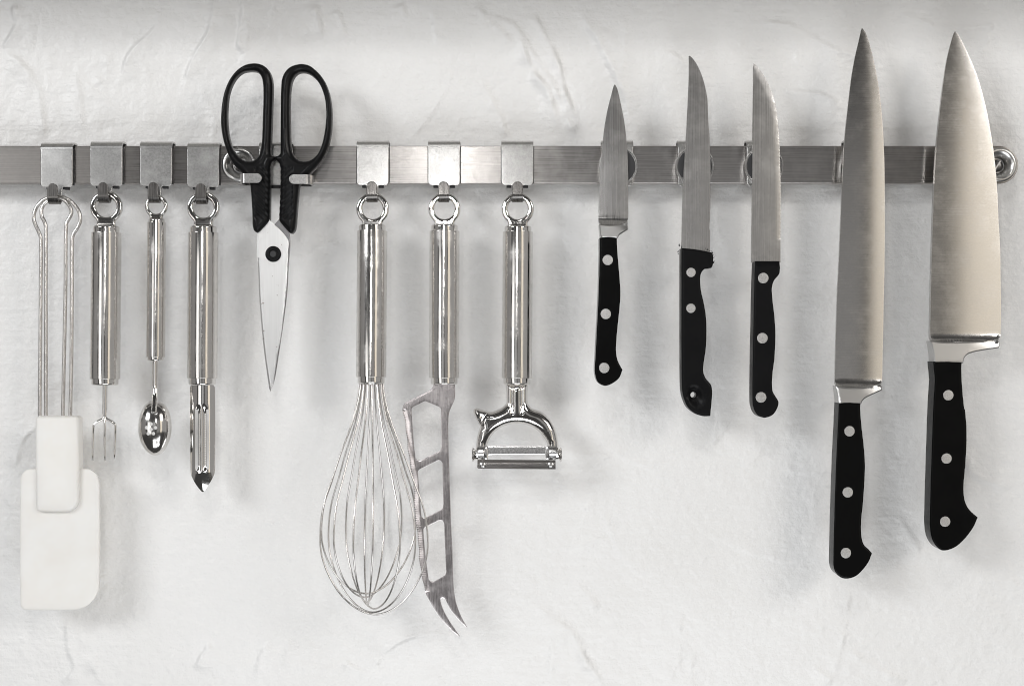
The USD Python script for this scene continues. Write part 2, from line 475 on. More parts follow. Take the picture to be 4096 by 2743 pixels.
# ------------------------------------------------------------------ wall
def build_wall():
    st = 0.00125
    xs, zs = np.arange(-0.56, 0.56, st), np.arange(-0.42, 0.40, st)
    X, Zz = np.meshgrid(xs, zs)
    h = np.zeros_like(X)
    pt = np.stack([X, Zz * 0.7 + X * 0.5, np.zeros_like(X)], -1)
    h += 0.0045 * (meshkit.fbm(pt * 7, 3, 1) - 0.5)
    warp = 0.006 * (meshkit.noise(np.stack([X, Zz, X * 0], -1) * 45, 5) - 0.5)
    h += 0.0011 * (meshkit.fbm(np.stack([X * 16 + Zz * 10, Zz * 30 - X * 8, X * 0], -1) + warp[..., None] * 40, 4, 3) - 0.5)
    h += 0.0007 * (meshkit.fbm(np.stack([X, Zz, X * 0], -1) * 230, 2, 9) - 0.5)
    lump = meshkit.noise(np.stack([X, Zz, X * 0], -1) * 120, 11)
    S = K * 1.03 * 4096 / 2341
    D = lambda q: np.c_[(np.array(q, float)[:, 0] - 1170.5) * S, (784 - np.array(q, float)[:, 1]) * S]
    strokes = [  # trowel ridges: (points in the photo, height mm, narrow side: +1 left, -1 right)
        ([(1205, 10), (1245, 80), (1265, 115), (1290, 190), (1320, 300)], 0.9, 1), ([(1175, 65), (1220, 165), (1250, 210), (1275, 295)], 0.8, 1),
        ([(1320, 15), (1370, 95), (1400, 150), (1430, 230), (1455, 320)], 0.7, -1), ([(1100, 20), (1170, 60), (1230, 135), (1280, 225), (1320, 320)], 0.6, 1),
        ([(1700, 45), (1820, 60), (1870, 90), (1910, 115), (2040, 135)], 0.5, 1), ([(1795, 205), (1880, 215), (1930, 240)], 0.5, 1),
        ([(360, 15), (345, 65), (300, 120), (270, 190)], 0.6, -1), ([(490, -10), (470, 80), (450, 130), (410, 215)], 0.8, -1), ([(557, -10), (540, 100), (553, 122), (540, 150)], 0.7, -1),
        ([(10, 110), (50, 145), (80, 200), (95, 280), (105, 315)], 0.8, 1), ([(710, 5), (722, 50), (732, 90)], 0.6, 1), ([(765, 20), (780, 60), (790, 90)], 0.6, 1),
        ([(918, 5), (930, 45)], 0.6, 1), ([(1100, 10), (1145, 75), (1175, 110)], 0.6, 1), ([(1100, 175), (1130, 240), (1165, 320)], 0.6, 1), ([(990, 10), (1000, 110)], 0.4, -1),
        ([(250, 120), (246, 185), (205, 190)], 0.35, 1), ([(170, 160), (185, 250), (195, 300)], 0.5, 1), ([(30, 0), (25, 60), (5, 110)], 0.6, -1),
        ([(480, 1470), (455, 1500), (440, 1530)], 0.6, -1), ([(615, 1465), (600, 1510), (588, 1560)], 0.5, -1), ([(660, 1460), (650, 1530)], 0.4, -1),
        ([(790, 1510), (820, 1530), (845, 1545)], 0.5, 1), ([(845, 1545), (880, 1495), (930, 1460), (980, 1450)], 0.5, -1), ([(147, 1405), (145, 1480), (160, 1530), (130, 1580)], 0.5, -1),
        ([(1210, 1370), (1291, 1435), (1342, 1501), (1368, 1549), (1380, 1590)], 0.55, 1), ([(1309, 1252), (1342, 1238), (1371, 1227), (1404, 1249)], 0.3, 1), ([(1317, 1333), (1368, 1395)], 0.35, 1),
        ([(1855, 1520), (1910, 1560)], 0.4, 1), ([(1940, 1480), (2010, 1530), (2080, 1560)], 0.4, 1), ([(2060, 1180), (2120, 1280), (2110, 1290)], 0.4, 1),
        ([(1250, 1000), (1300, 1030), (1400, 1040), (1330, 1090)], 0.3, 1), ([(225, 1490), (226, 1540)], 0.35, 1), ([(120, 960), (60, 1000), (30, 1080)], 0.4, 1), ([(430, 930), (470, 1010), (500, 1060)], 0.3, 1),
        ([(2180, 1010), (2240, 1090), (2320, 1120)], 0.4, -1), ([(1500, 100), (1560, 140), (1640, 150)], 0.4, 1), ([(2050, 20), (2150, 60), (2300, 55)], 0.35, 1)]
    r2 = np.random.default_rng(3)
    for k in range(95):        # fainter strokes outside and between them
        x, y = r2.uniform(-100, 2440), r2.uniform(-80, 1680)
        a = r2.uniform(0.6, 1.9)
        q = [(x, y)]
        turn = r2.uniform(-0.3, 0.3)
        for i in range(r2.integers(3, 6)):
            a += turn + r2.uniform(-0.12, 0.12)
            q.append((q[-1][0] + 55 * math.cos(a), q[-1][1] + 55 * math.sin(a)))
        strokes.append((q, r2.uniform(0.08, 0.26), r2.choice([-1, 1])))
    for q, hh, side in strokes:
        c = cr(D(q), False, 0.003)
        lo, hi = c.min(0) - 0.03, c.max(0) + 0.03
        i0, i1 = np.searchsorted(zs, [lo[1], hi[1]]); j0, j1 = np.searchsorted(xs, [lo[0], hi[0]])
        if i1 <= i0 or j1 <= j0: continue
        px, pz = X[i0:i1, j0:j1] + warp[i0:i1, j0:j1], Zz[i0:i1, j0:j1]
        t = cKDTree(c)
        fine = cr(c, False, 0.0004)
        t = cKDTree(fine)
        d, i = t.query(np.stack([px, pz], -1).reshape(-1, 2))
        d = d.reshape(px.shape); i = i.reshape(px.shape)
        tg = np.gradient(fine, axis=0)[i]
        rel = np.stack([px, pz], -1) - fine[i]
        sg = np.sign(tg[..., 0] * rel[..., 1] - tg[..., 1] * rel[..., 0]) * side
        al = i / (len(fine) - 1)
        env = np.clip(np.minimum(al, 1 - al) * 5, 0, 1) * (0.35 + 1.1 * lump[i0:i1, j0:j1])
        w = np.where(sg > 0, 0.0012, 0.0065)
        h[i0:i1, j0:j1] += hh * 0.0040 * env * np.exp(-d / w) * np.minimum(1, (d / 0.0005) * 0.25 + 0.75)
    for k in range(340):       # pimples and chips in the paint
        cx, cz, r, a = r2.uniform(-0.42, 0.42), r2.uniform(-0.3, 0.3), r2.uniform(0.0011, 0.0026), r2.uniform(-0.0004, 0.0007)
        if r2.random() < 0.85: a, r = a * 0.7, r * 0.8
        i0, i1 = np.searchsorted(zs, [cz - 0.01, cz + 0.01]); j0, j1 = np.searchsorted(xs, [cx - 0.01, cx + 0.01])
        dx, dz = X[i0:i1, j0:j1] - cx, Zz[i0:i1, j0:j1] - cz
        e = r2.uniform(0.6, 1.5)
        h[i0:i1, j0:j1] += a * np.exp(-((dx * e) ** 2 + (dz / e) ** 2) / r**2)
    ny, nx = X.shape
    V = np.c_[X.ravel(), -(h - 0.0030).ravel(), Zz.ravel()]
    i = (np.arange(ny - 1)[:, None] * nx + np.arange(nx - 1)).ravel()
    Fq = np.c_[i, i + 1, i + nx + 1, i + nx]
    return V, np.vstack([Fq[:, [0, 1, 2]], Fq[:, [0, 2, 3]]])


wall = obj("wall", build_wall(), "plaster", smooth=True)
tag(wall, kind="structure", label="uneven white painted plaster wall with trowel ridges")

# shelf board above the picture: its shade falls across the top of the wall
def rbox(x0, x1, y0, y1, z0, z1):
    m = trimesh.creation.box((x1 - x0, y1 - y0, z1 - z0)); m.apply_translation(((x0 + x1) / 2, (y0 + y1) / 2, (z0 + z1) / 2)); return m
SHELF_Z, SHELF_D = 0.275, 0.13
sh = obj("shelf", rbox(-0.9, 0.9, -SHELF_D, -0.004, SHELF_Z, SHELF_Z + 0.02), "shelf_paint", smooth=False)
tag(sh, kind="structure", label="painted shelf board above the rail, its shade on the top of the wall")

# ------------------------------------------------------------------ rail
rail = thing("wall_rail", "long flat brushed steel rail with screwed round washers along the white wall", "rail", W(2048, 735, Y_BAR))
s = K * (Y_BAR - YC)
zt, zb = (1371.5 - 584) * s, (1371.5 - 735) * s
xe = (3998 - 2048) * s
rb = (zt - zb) / 2
g = unary_union([sbox(-0.47, zb, xe, zt), Point(xe, (zt + zb) / 2).buffer(rb, 24)])
holes = []
for u in (956, 3998):
    c = W(u, 660, Y_BAR); holes.append(Point(c[0], (zt + zb) / 2).buffer(0.0095, 24))
g = g.difference(unary_union(holes))
tb = abs(Y_BAR - Y_BAR0)
obj("bar", puff(g, (Y_BAR + Y_BAR0) / 2, rounded(tb, 0.0007), rings=rr_(0.0007, 3), s=0.0012, grid=0.006), "bar_steel", rail)
for u in (956, 3998):
    c = W(u, 660, Y_BAR); c[2] = (zt + zb) / 2
    f = lambda t: c + [0, t, 0]
    s1 = K
    wsh = obj("washer", revolve(c + [0, 0.0068, 0], c + [0, -1, 0], [(0.0, 0.0030), (0.0002, 0.0052), (0.0035, 0.0055), (0.0052, 0.0064), (0.0068, 0.0080), (0.0076, 0.0092), (0.0079, 0.0102), (0.0076, 0.0112), (0.0070, 0.0118), (0.0068, 0.0118)], 48, cap=False), "satin_steel", rail)
    sc = revolve(c + [0, 0.0064, 0], c + [0, -1, 0], [(0.0, 0.0042), (0.0010, 0.0042), (0.0019, 0.0033), (0.0023, 0.0018), (0.0024, 0.0004)], 28)
    scr = obj("screw", sc, "screw_steel", wsh)
    a = math.radians(58 if u > 2000 else 20)
    m = trimesh.creation.box((0.0074, 0.0006, 0.0009)); m.apply_transform(trimesh.transformations.rotation_matrix(-a, [0, 1, 0])); m.apply_translation(c + [0, 0.0040, 0])
    obj("slot", m, "rivet_steel", wsh, smooth=False)
    obj("standoff", revolve(c + [0, 0.0215, 0], c + [0, -1, 0], [(0.0, 0.0125), (0.0140, 0.0125)], 32), "spring_steel", rail)

# ------------------------------------------------------------------ hook clips
def clip_parts(uc, half_w, v_top, v_bot, tongue=None, holes=None):
    """bent plate over the bar; uc = middle in pixels of the plate"""
    t = 0.0012
    s = K * (Y_PLATE - YC)
    x0, x1 = (uc - half_w - 2048) * s, (uc + half_w - 2048) * s
    ztop, zbot = (1371.5 - v_top) * s, (1371.5 - v_bot) * s
    R = 0.0046
    zbend = ztop - R
    ybk = Y_BAR0 + 0.0012
    prof = [(Y_PLATE, zbend - 0.0002)] + arc2(Y_PLATE + R, zbend, R - t / 2, 180, 90, 9)[1:]
    prof = [(Y_PLATE, zbend - 0.0006)] + arc2(Y_PLATE + R - t / 2, zbend, R - t / 2, 180, 90, 9) + arc2(ybk - 0.002, zbend + R - t / 2 - 0.002, 0.002, 90, 0, 6) + [(ybk, zbend - 0.012)]
    roll = strip_x(prof, x0, x1, t)
    g = sbox(x0, zbot, x1, zbend - 0.0004)
    r = 0.0024
    g = unary_union([g.buffer(-r).buffer(r, quad_segs=8), sbox(x0, zbend - 0.006, x1, zbend - 0.0004)])
    if tongue:
        xa, xb, zz = tongue
        g = unary_union([g, sbox(xa, zz, xb, zbot + 0.003)]).buffer(0.0012).buffer(-0.0012)
    plate = rpuff(g, Y_PLATE, t, 0.00045, s=0.0009, grid=0.004)
    return roll, plate, (x0, x1, ztop, zbot)


hook_specs = [  # plate middle, strip middle, label
    (232, 222, "steel hook clip on the rail from which the white spatula hangs"),
    (430.5, 421.5, "steel hook clip on the rail from which the three pronged fork hangs"),
    (628.5, 620.5, "steel hook clip on the rail from which the small pierced spoon hangs"),
    (817, 809.5, "steel hook clip left of the scissors from which the straight peeler hangs"),
    (1491.5, 1490.5, "steel hook clip on the rail from which the wire whisk hangs"),
    (1775, 1777.5, "steel hook clip on the rail from which the cheese knife hangs"),
    (2066, 2073, "steel hook clip on the rail from which the wide swivel peeler hangs")]


def build_hook():
    uc = 2048.0                       # built at x = 0, then moved along the rail
    o = W(uc, 815, Y_PLATE)
    h = thing("rail_hook", hook_specs[0][2], "hook", o, "hook clips on the rail")
    s = K * (Y_PLATE - YC)
    wz = 21 * s
    zc = (1371.5 - 786) * s           # centre of the bend
    R, t = 0.0044, 0.0013
    roll, plate, (x0, x1, ztop, zbot) = clip_parts(uc, 64, 564, 745, (-wz, wz, zc - 0.0002))
    obj("clip_plate", join(roll, plate), "satin_steel", h)
    yf = Y_PLATE - 2 * R
    ztip = (1371.5 - 729) * K * (yf - YC)
    bend = strip_x([(Y_PLATE, zc + 0.0004)] + arc2(Y_PLATE - R, zc, R, 0, -180, 14)[0:] + [(yf, zc + 0.0004)], -wz, wz, t)
    g = unary_union([sbox(-wz, zc, wz, ztip - wz), Point(0, ztip - wz).buffer(wz, 16)])
    obj("hook", join(bend, rpuff(g, yf, t, 0.0004, s=0.0009, grid=0.004)), "hook_steel", h)
    yl0, yl1 = Y_BAR - 0.0001, Y_PLATE + 0.0007
    lin = join(rbox(x0 - 0.0004, x1 + 0.0004, yl1, yl0, zbot + 0.0016, zbot + 0.027), rbox(-0.0074, -0.0040, yl1, yl0 + 0.0025, zbot - 0.0014, zbot + 0.0018), rbox(0.0040, 0.0074, yl1, yl0 + 0.0025, zbot - 0.0014, zbot + 0.0018))
    obj("liner", lin, "black_liner", h, smooth=False)
    return h, o


hook0, o0 = build_hook()
hook_rot = [-0.7, 0.3, 0.9, 0.6, 0.8, 0.3, 0.9]
for i, (uc, us, lab) in enumerate(hook_specs):
    x = W((uc + us) / 2, 0, Y_PLATE)[0]
    pos = (x, o0[1], o0[2] + (-0.0008 if i in (0, 3) else 0.0005 if i > 3 else 0))
    if i == 0:
        xf = UsdGeom.Xform(hook0); xf.ClearXformOpOrder(); xf.AddTranslateOp(opSuffix="at").Set(Gf.Vec3d(*map(float, pos))); xf.AddRotateZOp(opSuffix="at").Set(hook_rot[0])
    else:
        copy_of(hook0, lab, pos, hook_rot[i])

# scissors holder
hold = thing("scissors_holder", "steel clip on the rail with two curled arms holding the black scissors", "holder", W(1101, 745, Y_PLATE))
roll, plate, (x0, x1, ztop, zbot) = clip_parts(1101, 65, 566, 740)
obj("clip_plate", join(roll, plate), "satin_steel", hold)
yl0, yl1 = Y_BAR - 0.0001, Y_PLATE + 0.0007
obj("liner", rbox(x0 - 0.0004, x1 - 0.0002, yl1, yl0, zbot - 0.0022, zbot + 0.026), "black_liner", hold, smooth=False)
yfr, ybk = -0.0392, -0.0221
for (ua, ub, va, vb, sg) in ((957, 1047, 694, 732, -1), (1243, 1156, 698, 736, 1)):
    ra = abs(yfr - ybk) / 2
    xo = W(ua, 0, yfr)[0]; xi = W(ub, 0, yfr)[0]
    za, zb_ = W(0, va, yfr)[2], W(0, vb, yfr)[2]
    hw = (za - zb_) / 2
    rx = 0.0035
    c = [(W(1101, 0, ybk)[0] + sg * 0.006, ybk), (xo - sg * rx, ybk)]
    c += [(xo - sg * rx + sg * rx * math.cos(a), (yfr + ybk) / 2 + ra * math.sin(a)) for a in np.linspace(math.pi / 2, -math.pi / 2, 18)]
    c += [(xi + sg * hw, yfr)]
    t = 0.0011
    arm = strip_z(c, zb_, za, t)
    tip = rpuff(unary_union([Point(xi + sg * hw, (za + zb_) / 2).buffer(hw - 0.00002, 16).intersection(sbox(*sorted((xi - sg * 0.002, xi + sg * (hw + 0.0003))) [:1], -1, sorted((xi - sg * 0.002, xi + sg * (hw + 0.0003)))[1], 1))]), yfr, t, 0.0003, s=0.0007)
    obj("arm", join(arm, tip), "satin_steel", hold, smooth=40)

# ------------------------------------------------------------------ magnet holders
def build_magnet():
    uc, vc = 2048.0, 664
    o = W(uc, 745, Y_PLATE)
    h = thing("knife_magnet", "x", "magnet", o, "round knife magnets on the rail")
    roll, plate, _ = clip_parts(uc, 63, 560, 745)
    obj("bracket", join(roll, plate), "satin_steel", h)
    c = W(uc, vc, Y_MAG)
    R = 78 * K * (Y_MAG - YC)
    c[1] = Y_PLATE - 0.0005
    H = abs(Y_MAG) - abs(c[1])
    obj("cup", revolve(c, c + [0, -1, 0], [(0, R - 0.0012), (H * 0.35, R - 0.0004), (H - 0.0004, R), (H, R - 0.0003), (H, R - 0.0009), (H - 0.0012, R - 0.0011), (H - 0.0012, 0.001)], 56), "satin_steel", h)
    obj("pad", revolve(c + [0, -(H - 0.0012), 0], c + [0, -1, 0], [(0, R - 0.0015), (0.0007, R - 0.0016), (0.0009, R - 0.0020), (0.0009, 0.001)], 40), "magnet_pad", h)
    return h, o


mag_specs = [(2473, "round black knife magnet on the rail behind the short paring knife"), (2780, "round black knife magnet on the rail behind the notched boning knife"),
             (3057, "round black knife magnet on the rail behind the finely serrated knife"), (3453, "round knife magnet on the rail behind the long slicing knife"),
             (3862, "round knife magnet on the rail behind the broad chef's knife")]
mag0, om = build_magnet()
for i, (uc, lab) in enumerate(mag_specs):
    x = W(uc, 0, Y_MAG)[0]
    if i == 0:
        xf = UsdGeom.Xform(mag0); xf.ClearXformOpOrder(); xf.AddTranslateOp(opSuffix="at").Set(Gf.Vec3d(float(x), float(om[1]), float(om[2]))); tag(mag0, lab)
    else:
        copy_of(mag0, lab, (x, om[1], om[2]))

# ------------------------------------------------------------------ utensils with tube handles
def ring(uc, vc, ro, ri, ua, ub, vn, y, t=0.0040):
    c = P2([(uc, vc)], y)[0]
    s = K * (y - YC)
    n = Polygon(P2([(ua - 2, vn), (ub + 2, vn), (ub - 6, vn - 30), (ub - 14, vc + ro * 0.6), (ua + 14, vc + ro * 0.6), (ua + 6, vn - 30)], y))
    g = unary_union([Point(*c).buffer(ro * s, 40), n]).buffer(0.0035).buffer(-0.0035)
    g = g.difference(Point(*c).buffer(ri * s, 40))
    return rpuff(g, y, t, 0.0014, s=0.0007, grid=0.0010)


def handle(t, top, bot, R, Rc, vr0, vr1, y, y1=None):
    """ferrule, tube and end cap between pixel points top and bot (tube ends); cap radii Rc; caps reach to vr0 / vr1"""
    y1 = y if y1 is None else y1
    a, b = W(*top, y), W(*bot, y1)
    s = K * (y - YC)
    L = np.linalg.norm(b - a)
    e0, e1 = abs(top[1] - vr0) * s, abs(vr1 - bot[1]) * s
    R, Rc = R * s, Rc * s
    c = 0.0012
    arc = lambda o, sg, l: [(o + sg * (l - c + c * math.sin(q)), Rc - c + c * math.cos(q)) for q in np.linspace(0, math.pi / 2, 6)]
    obj("ferrule", revolve(a, b, list(reversed(arc(0, -1, e0))) + [(0.004, Rc)]), "chrome", t)
    obj("handle", revolve(a, b, [(0.0035, R - 0.0008), (0.0002, R - 0.0008), (0, R - 0.0006), (0, R - 0.0001), (0.0002, R)] + [(L * k / 6, R) for k in range(1, 6)] + [(L - 0.0002, R), (L, R - 0.0001), (L, R - 0.0006), (L - 0.0002, R - 0.0008), (L - 0.0035, R - 0.0008)], 64), "tube_steel", t, smooth=30)
    obj("end_cap", revolve(a, b, [(L - 0.004, Rc)] + arc(L, 1, e1)), "chrome", t)


# spatula ---------------------------------------------------------------------
y = Y_HANG
sp = thing("spatula", "white silicone spatula with a looped double wire handle, at the left end", "spatula", W(240, 2436, y))
zo = lambda q: Z(q, 0, 500, .3843)
outer = np.vstack([[(159, 1672), (160, 1500), (163, 1150)], zo([(425, 1180), (402, 1110), (372, 1045), (353, 985), (355, 925), (385, 850), (440, 790), (515, 755), (590, 743), (655, 752), (735, 795), (800, 865), (833, 940), (832, 1010), (802, 1078), (768, 1130), (752, 1190)]), [(288, 1150), (285, 1500), (281, 1672)]])
inner = np.vstack([[(184, 1672), (184, 1500), (183.5, 1150)], zo([(477, 1060), (460, 1000), (437, 958), (431, 900), (446, 845), (488, 797), (540, 772), (600, 764), (655, 777), (708, 822), (740, 880), (741, 930), (716, 980), (690, 1030)]), [(262, 1150), (257, 1400), (251, 1672)]])
def wire_loop(q, r, yy, ybot):
    q = cr(q, False, 6, 90)
    ys = np.interp(q[:, 1], [780, 1000, 1672], [yy, yy, ybot])
    return tube(np.array([W(u, v, b) for (u, v), b in zip(q, ys)]), r * K, 12, smooth=False)
obj("outer_wire", wire_loop(outer, 7.7, y + 0.0012, y), "wire_steel", sp, smooth=True)
obj("inner_wire", wire_loop(inner, 7.7, y - 0.0013, y), "wire_steel", sp, smooth=True)
yb = y
hq = Z([(268, 110), (535, 110), (551, 130), (553, 690), (540, 730), (510, 765), (475, 778), (285, 778), (262, 768), (254, 745), (249, 140), (254, 120)], 0, 1600, .574)
blq = Z([(147, 560), (158, 515), (190, 485), (235, 477), (600, 477), (640, 487), (675, 520), (693, 580), (693, 1275), (680, 1345), (640, 1405), (590, 1440), (520, 1457), (185, 1457), (160, 1447), (147, 1418)], 0, 1600, .574)
gb = poly(blq, yb)
obj("blade", puff(gb, yb, lambda d, x, z: 0.0012 + 0.0004 * np.minimum(d, 0.006) / 0.006 + 0.0006 * (1 - np.exp(-d / 0.0006)), rings=(0.0003, 0.0008, 0.0018, 0.004), s=0.0012, grid=0.004), "silicone", sp)
gc = poly(hq, yb - 0.004)
obj("collar", puff(gc, yb, lambda d, x, z: 0.0036 + 0.0022 * np.sqrt(np.maximum(0, 1 - (1 - np.minimum(d / 0.0022, 1)) ** 2)) + 0.0006 * np.minimum(d, 0.006) / 0.006, rings=(0.0002, 0.0005, 0.001, 0.0016, 0.0022, 0.004, 0.006), s=0.0010, grid=0.003), "silicone", sp)

# fork -----------------------------------------------------------------------
fk = thing("meat_fork", "small three pronged fork with thick steel tube handle beside the spatula", "fork", W(421, 1844, y))
obj("ring", ring(425.8, 829.5, 65, 40, 386, 464, 907, y), "chrome", fk)
handle(fk, (425, 931), (419.5, 1515), 59.5, 53, 905, 1540, y)
a = W(420, 1538, y)
obj("stem", revolve(W(420, 1535, y), W(418.5, 1664, y), [(0, 0.0017), (0.0195, 0.0017), (0.0217, 0.0016)], 20), "chrome", fk)
zf = lambda q: Z(q, 300, 1550, .287)
for q in ([(412, 395), (400, 420), (375, 440), (300, 480), (265, 515), (256, 560), (252, 700), (246, 900), (248, 960), (252, 1022)], [(412, 395), (414, 450), (416, 540), (414, 700), (416, 900), (418, 1024)], [(418, 395), (428, 418), (450, 437), (525, 480), (560, 515), (562, 560), (560, 700), (553, 880), (550, 960), (545, 1005)]):
    q = cr(zf(q), False, 3, 90)
    k = np.linspace(0, 1, len(q))
    pr = np.array([W(u, v, y - 0.0009 * math.sin(min(1, t * 2.2) * math.pi) * 0.6 - 0.001 * t) for (u, v), t in zip(q, k)])
    obj("prong", tube(pr, np.interp(k, [0, 0.8, 0.9, 1], [0.00088, 0.00080, 0.00066, 0.00015]), 10, smooth=False), "chrome", fk, smooth=True)

# pierced spoon ------------------------------------------------------------------
sn = thing("pierced_spoon", "small oval pierced spoon with thin steel tube handle and ring", "spoon", W(620, 1822, y))
obj("ring", ring(625.6, 826.5, 46, 29.5, 600, 650, 877, y, 0.0034), "chrome", sn)
handle(sn, (626.5, 890), (622, 1428), 37.5, 32.5, 875, 1443, y)
ysp = y - 0.0002
q = cr(Z([(1105, 180), (1180, 192), (1260, 250), (1318, 370), (1342, 530), (1330, 670), (1285, 800), (1215, 905), (1115, 946), (1020, 905), (940, 800), (893, 670), (882, 545), (905, 380), (960, 260), (1030, 195)], 300, 1550, .287), True, 4, 90)
hol = [Z([(x + 23 * math.cos(k) , yy + 25 * math.sin(k)) for k in np.linspace(0, 2 * math.pi, 15)[:-1]], 300, 1550, .287) for x, yy in ((1105, 497), (1037, 546), (1165, 548), (1104, 570), (1061, 628), (1137, 628))]
hol.append(Z([(1177 + 15 * math.cos(k), 750 + 25 * math.sin(k)) for k in np.linspace(0, 2 * math.pi, 13)[:-1]], 300, 1550, .287))
gs = Polygon(P2(q, ysp), [P2(hh, ysp) for hh in hol])
full = Polygon(P2(q, ysp))
cx, cz = full.centroid.x, full.centroid.y
ext = np.asarray(full.exterior.coords)[:-1]
ea = np.arctan2(ext[:, 1] - cz, ext[:, 0] - cx); er = np.hypot(ext[:, 0] - cx, ext[:, 1] - cz); so = np.argsort(ea)
def bowl(x, z):
    r = np.hypot(x - cx, z - cz) / np.interp(np.arctan2(z - cz, x - cx), ea[so], er[so], period=2 * np.pi)
    return 0.0095 * np.sqrt(np.maximum(0, 1 - np.minimum(r, 1) ** 2.2))
obj("bowl", puff(gs, ysp + 0.001, lambda d, x, z: bowl(x, z) + 0.0004, lambda d, x, z: 0.0003 - bowl(x, z) * 0.95, rings=(0.0002, 0.0006, 0.0013), s=0.0006, grid=0.0007), "spoon_steel", sn, smooth=45)
obj("stem", tube([W(621, 1440, y), W(620.5, 1530, y), W(619.5, 1590, y - 0.002), W(617, 1630, y - 0.0062), W(616.5, 1652, y - 0.0084)], [0.0020, 0.0020, 0.0020, 0.0020, 0.0016], 20), "chrome", sn)

# straight peeler --------------------------------------------------------------
pl = thing("straight_peeler", "straight steel peeler with slotted pointed blade, left of the scissors", "peeler", W(812, 1967, y))
obj("ring", ring(814, 831.5, 65, 40, 775, 853, 907, y), "chrome", pl)
handle(pl, (813, 931), (809, 1512), 60, 53.5, 905, 1539, y)
zp = lambda q: Z(q, 300, 1550, .287)
oq = zp([(1615, -35), (1935, -35), (1950, -5), (1952, 1135), (1944, 1200), (1905, 1290), (1850, 1375), (1795, 1448), (1775, 1450), (1720, 1380), (1660, 1290), (1622, 1210), (1608, 1140), (1602, -5)])
s1 = zp([(1684, 300), (1727, 300), (1729, 1130), (1686, 1130)])
s2 = zp([(1840, 300), (1878, 300), (1878, 1130), (1842, 1130)])
gp = poly(oq, y, (), 0.0004).difference(Polygon(P2(s1, y)).buffer(-0.0006).buffer(0.0006)).difference(Polygon(P2(s2, y)).buffer(-0.0005).buffer(0.0005))
xc = P2([zp([(1780, 0)])[0]], y)[0, 0]; hw = 174 * .287 * K
ze0, ze1 = P2(zp([(0, 270), (0, 1150)]), y)[:, 1]
def peel(x, z, d=None):
    q = np.clip(abs(x - xc) / hw, 0, 1)
    base = 0.0038 * (1 - q**2.1) + 0.001
    tip = np.clip((z - P2(zp([(0, 1450)]), y)[0, 1]) / 0.014, 0, 1)
    mid = np.clip((ze0 + 0.003 - z) / 0.008, 0, 1) * np.clip((z - ze1 + 0.002) / 0.006, 0, 1); mid = mid * mid * (3 - 2 * mid)
    groove = -0.0018 * mid * np.maximum(0, 1 - (q / 0.5) ** 2) + 0.0016 * mid * np.maximum(0, 1 - (q / 0.17) ** 2)
    return base * (0.35 + 0.65 * np.sqrt(tip)) + groove
obj("blade", puff(gp, y, lambda d, x, z: peel(x, z) - 0.001, lambda d, x, z: -peel(x, z) + 0.0018, rings=(0.0003,), s=0.0006, grid=0.0006), "chrome", pl, smooth=40)

# whisk -------------------------------------------------------------------------
wk = thing("whisk", "steel balloon whisk of seven bent wires overlapping the cheese knife", "whisk", W(1495, 2458, -0.044))
obj("ring", ring(1490.7, 837, 65.5, 40, 1451, 1529, 905, y), "chrome", wk)
yk1 = -0.0305
handle(wk, (1489, 925), (1484.5, 1508), 60, 53.5, 900, 1535, y, yk1)
prof_v = np.array([1534, 1626, 1731, 1837, 1935, 2019, 2103, 2152, 2215, 2278, 2341, 2398, 2438, 2457.0])
prof_w = np.array([47, 62, 94, 135, 168, 198, 213, 216, 212, 194, 163, 119, 66, 0.0])
def yax(v): return yk1 + (-0.0405 - yk1) * np.clip((v - 1530) / 900, 0, 1) ** 0.9
loops = [(2, 1.0, 2456, 11), (29, 0.97, 2447, -6), (-31, 0.96, 2372, -18), (54, 0.98, 2432, 0), (-56, 0.98, 2386, -22), (80, 0.97, 2416, -22), (-79, 0.99, 2405, -18)]
for ang, wf, vb, off in loops:
    a = math.radians(ang)
    vv = np.concatenate([prof_v, prof_v[-2::-1]])
    ww = np.concatenate([-prof_w, prof_w[-2::-1]])
    t = np.arange(len(vv), dtype=float)
    dist = np.r_[0, np.cumsum(np.hypot(np.diff(vv), np.diff(ww)))]
    tt = np.linspace(0, dist[-1], 150)
    sv, sw = CubicSpline(dist, vv)(tt), CubicSpline(dist, ww)(tt)
    sv = 1532 + (sv - 1532) * (vb - 1532) / (2457 - 1532)
    pts = []
    for v_, w_ in zip(sv, sw):
        f = max(0, (v_ - 1600) / 850)
        yc_ = float(yax(v_)); uc_ = 1485 + 5 * min(1, f) + off * f
        c = W(uc_, v_, yc_)
        k = w_ * wf * K * (yc_ - YC)
        pts.append(c + [k * math.cos(a), -k * math.sin(a), 0])
    obj("wire", tube(np.array(pts), 0.00060, 10, smooth=False), "wire_steel", wk, smooth=True)
obj("wire_plug", revolve(W(1484.5, 1533, yk1), W(1484.5, 1537, yk1), [(0, 0.0068), (0.0006, 0.0066)], 32), "satin_steel", wk)

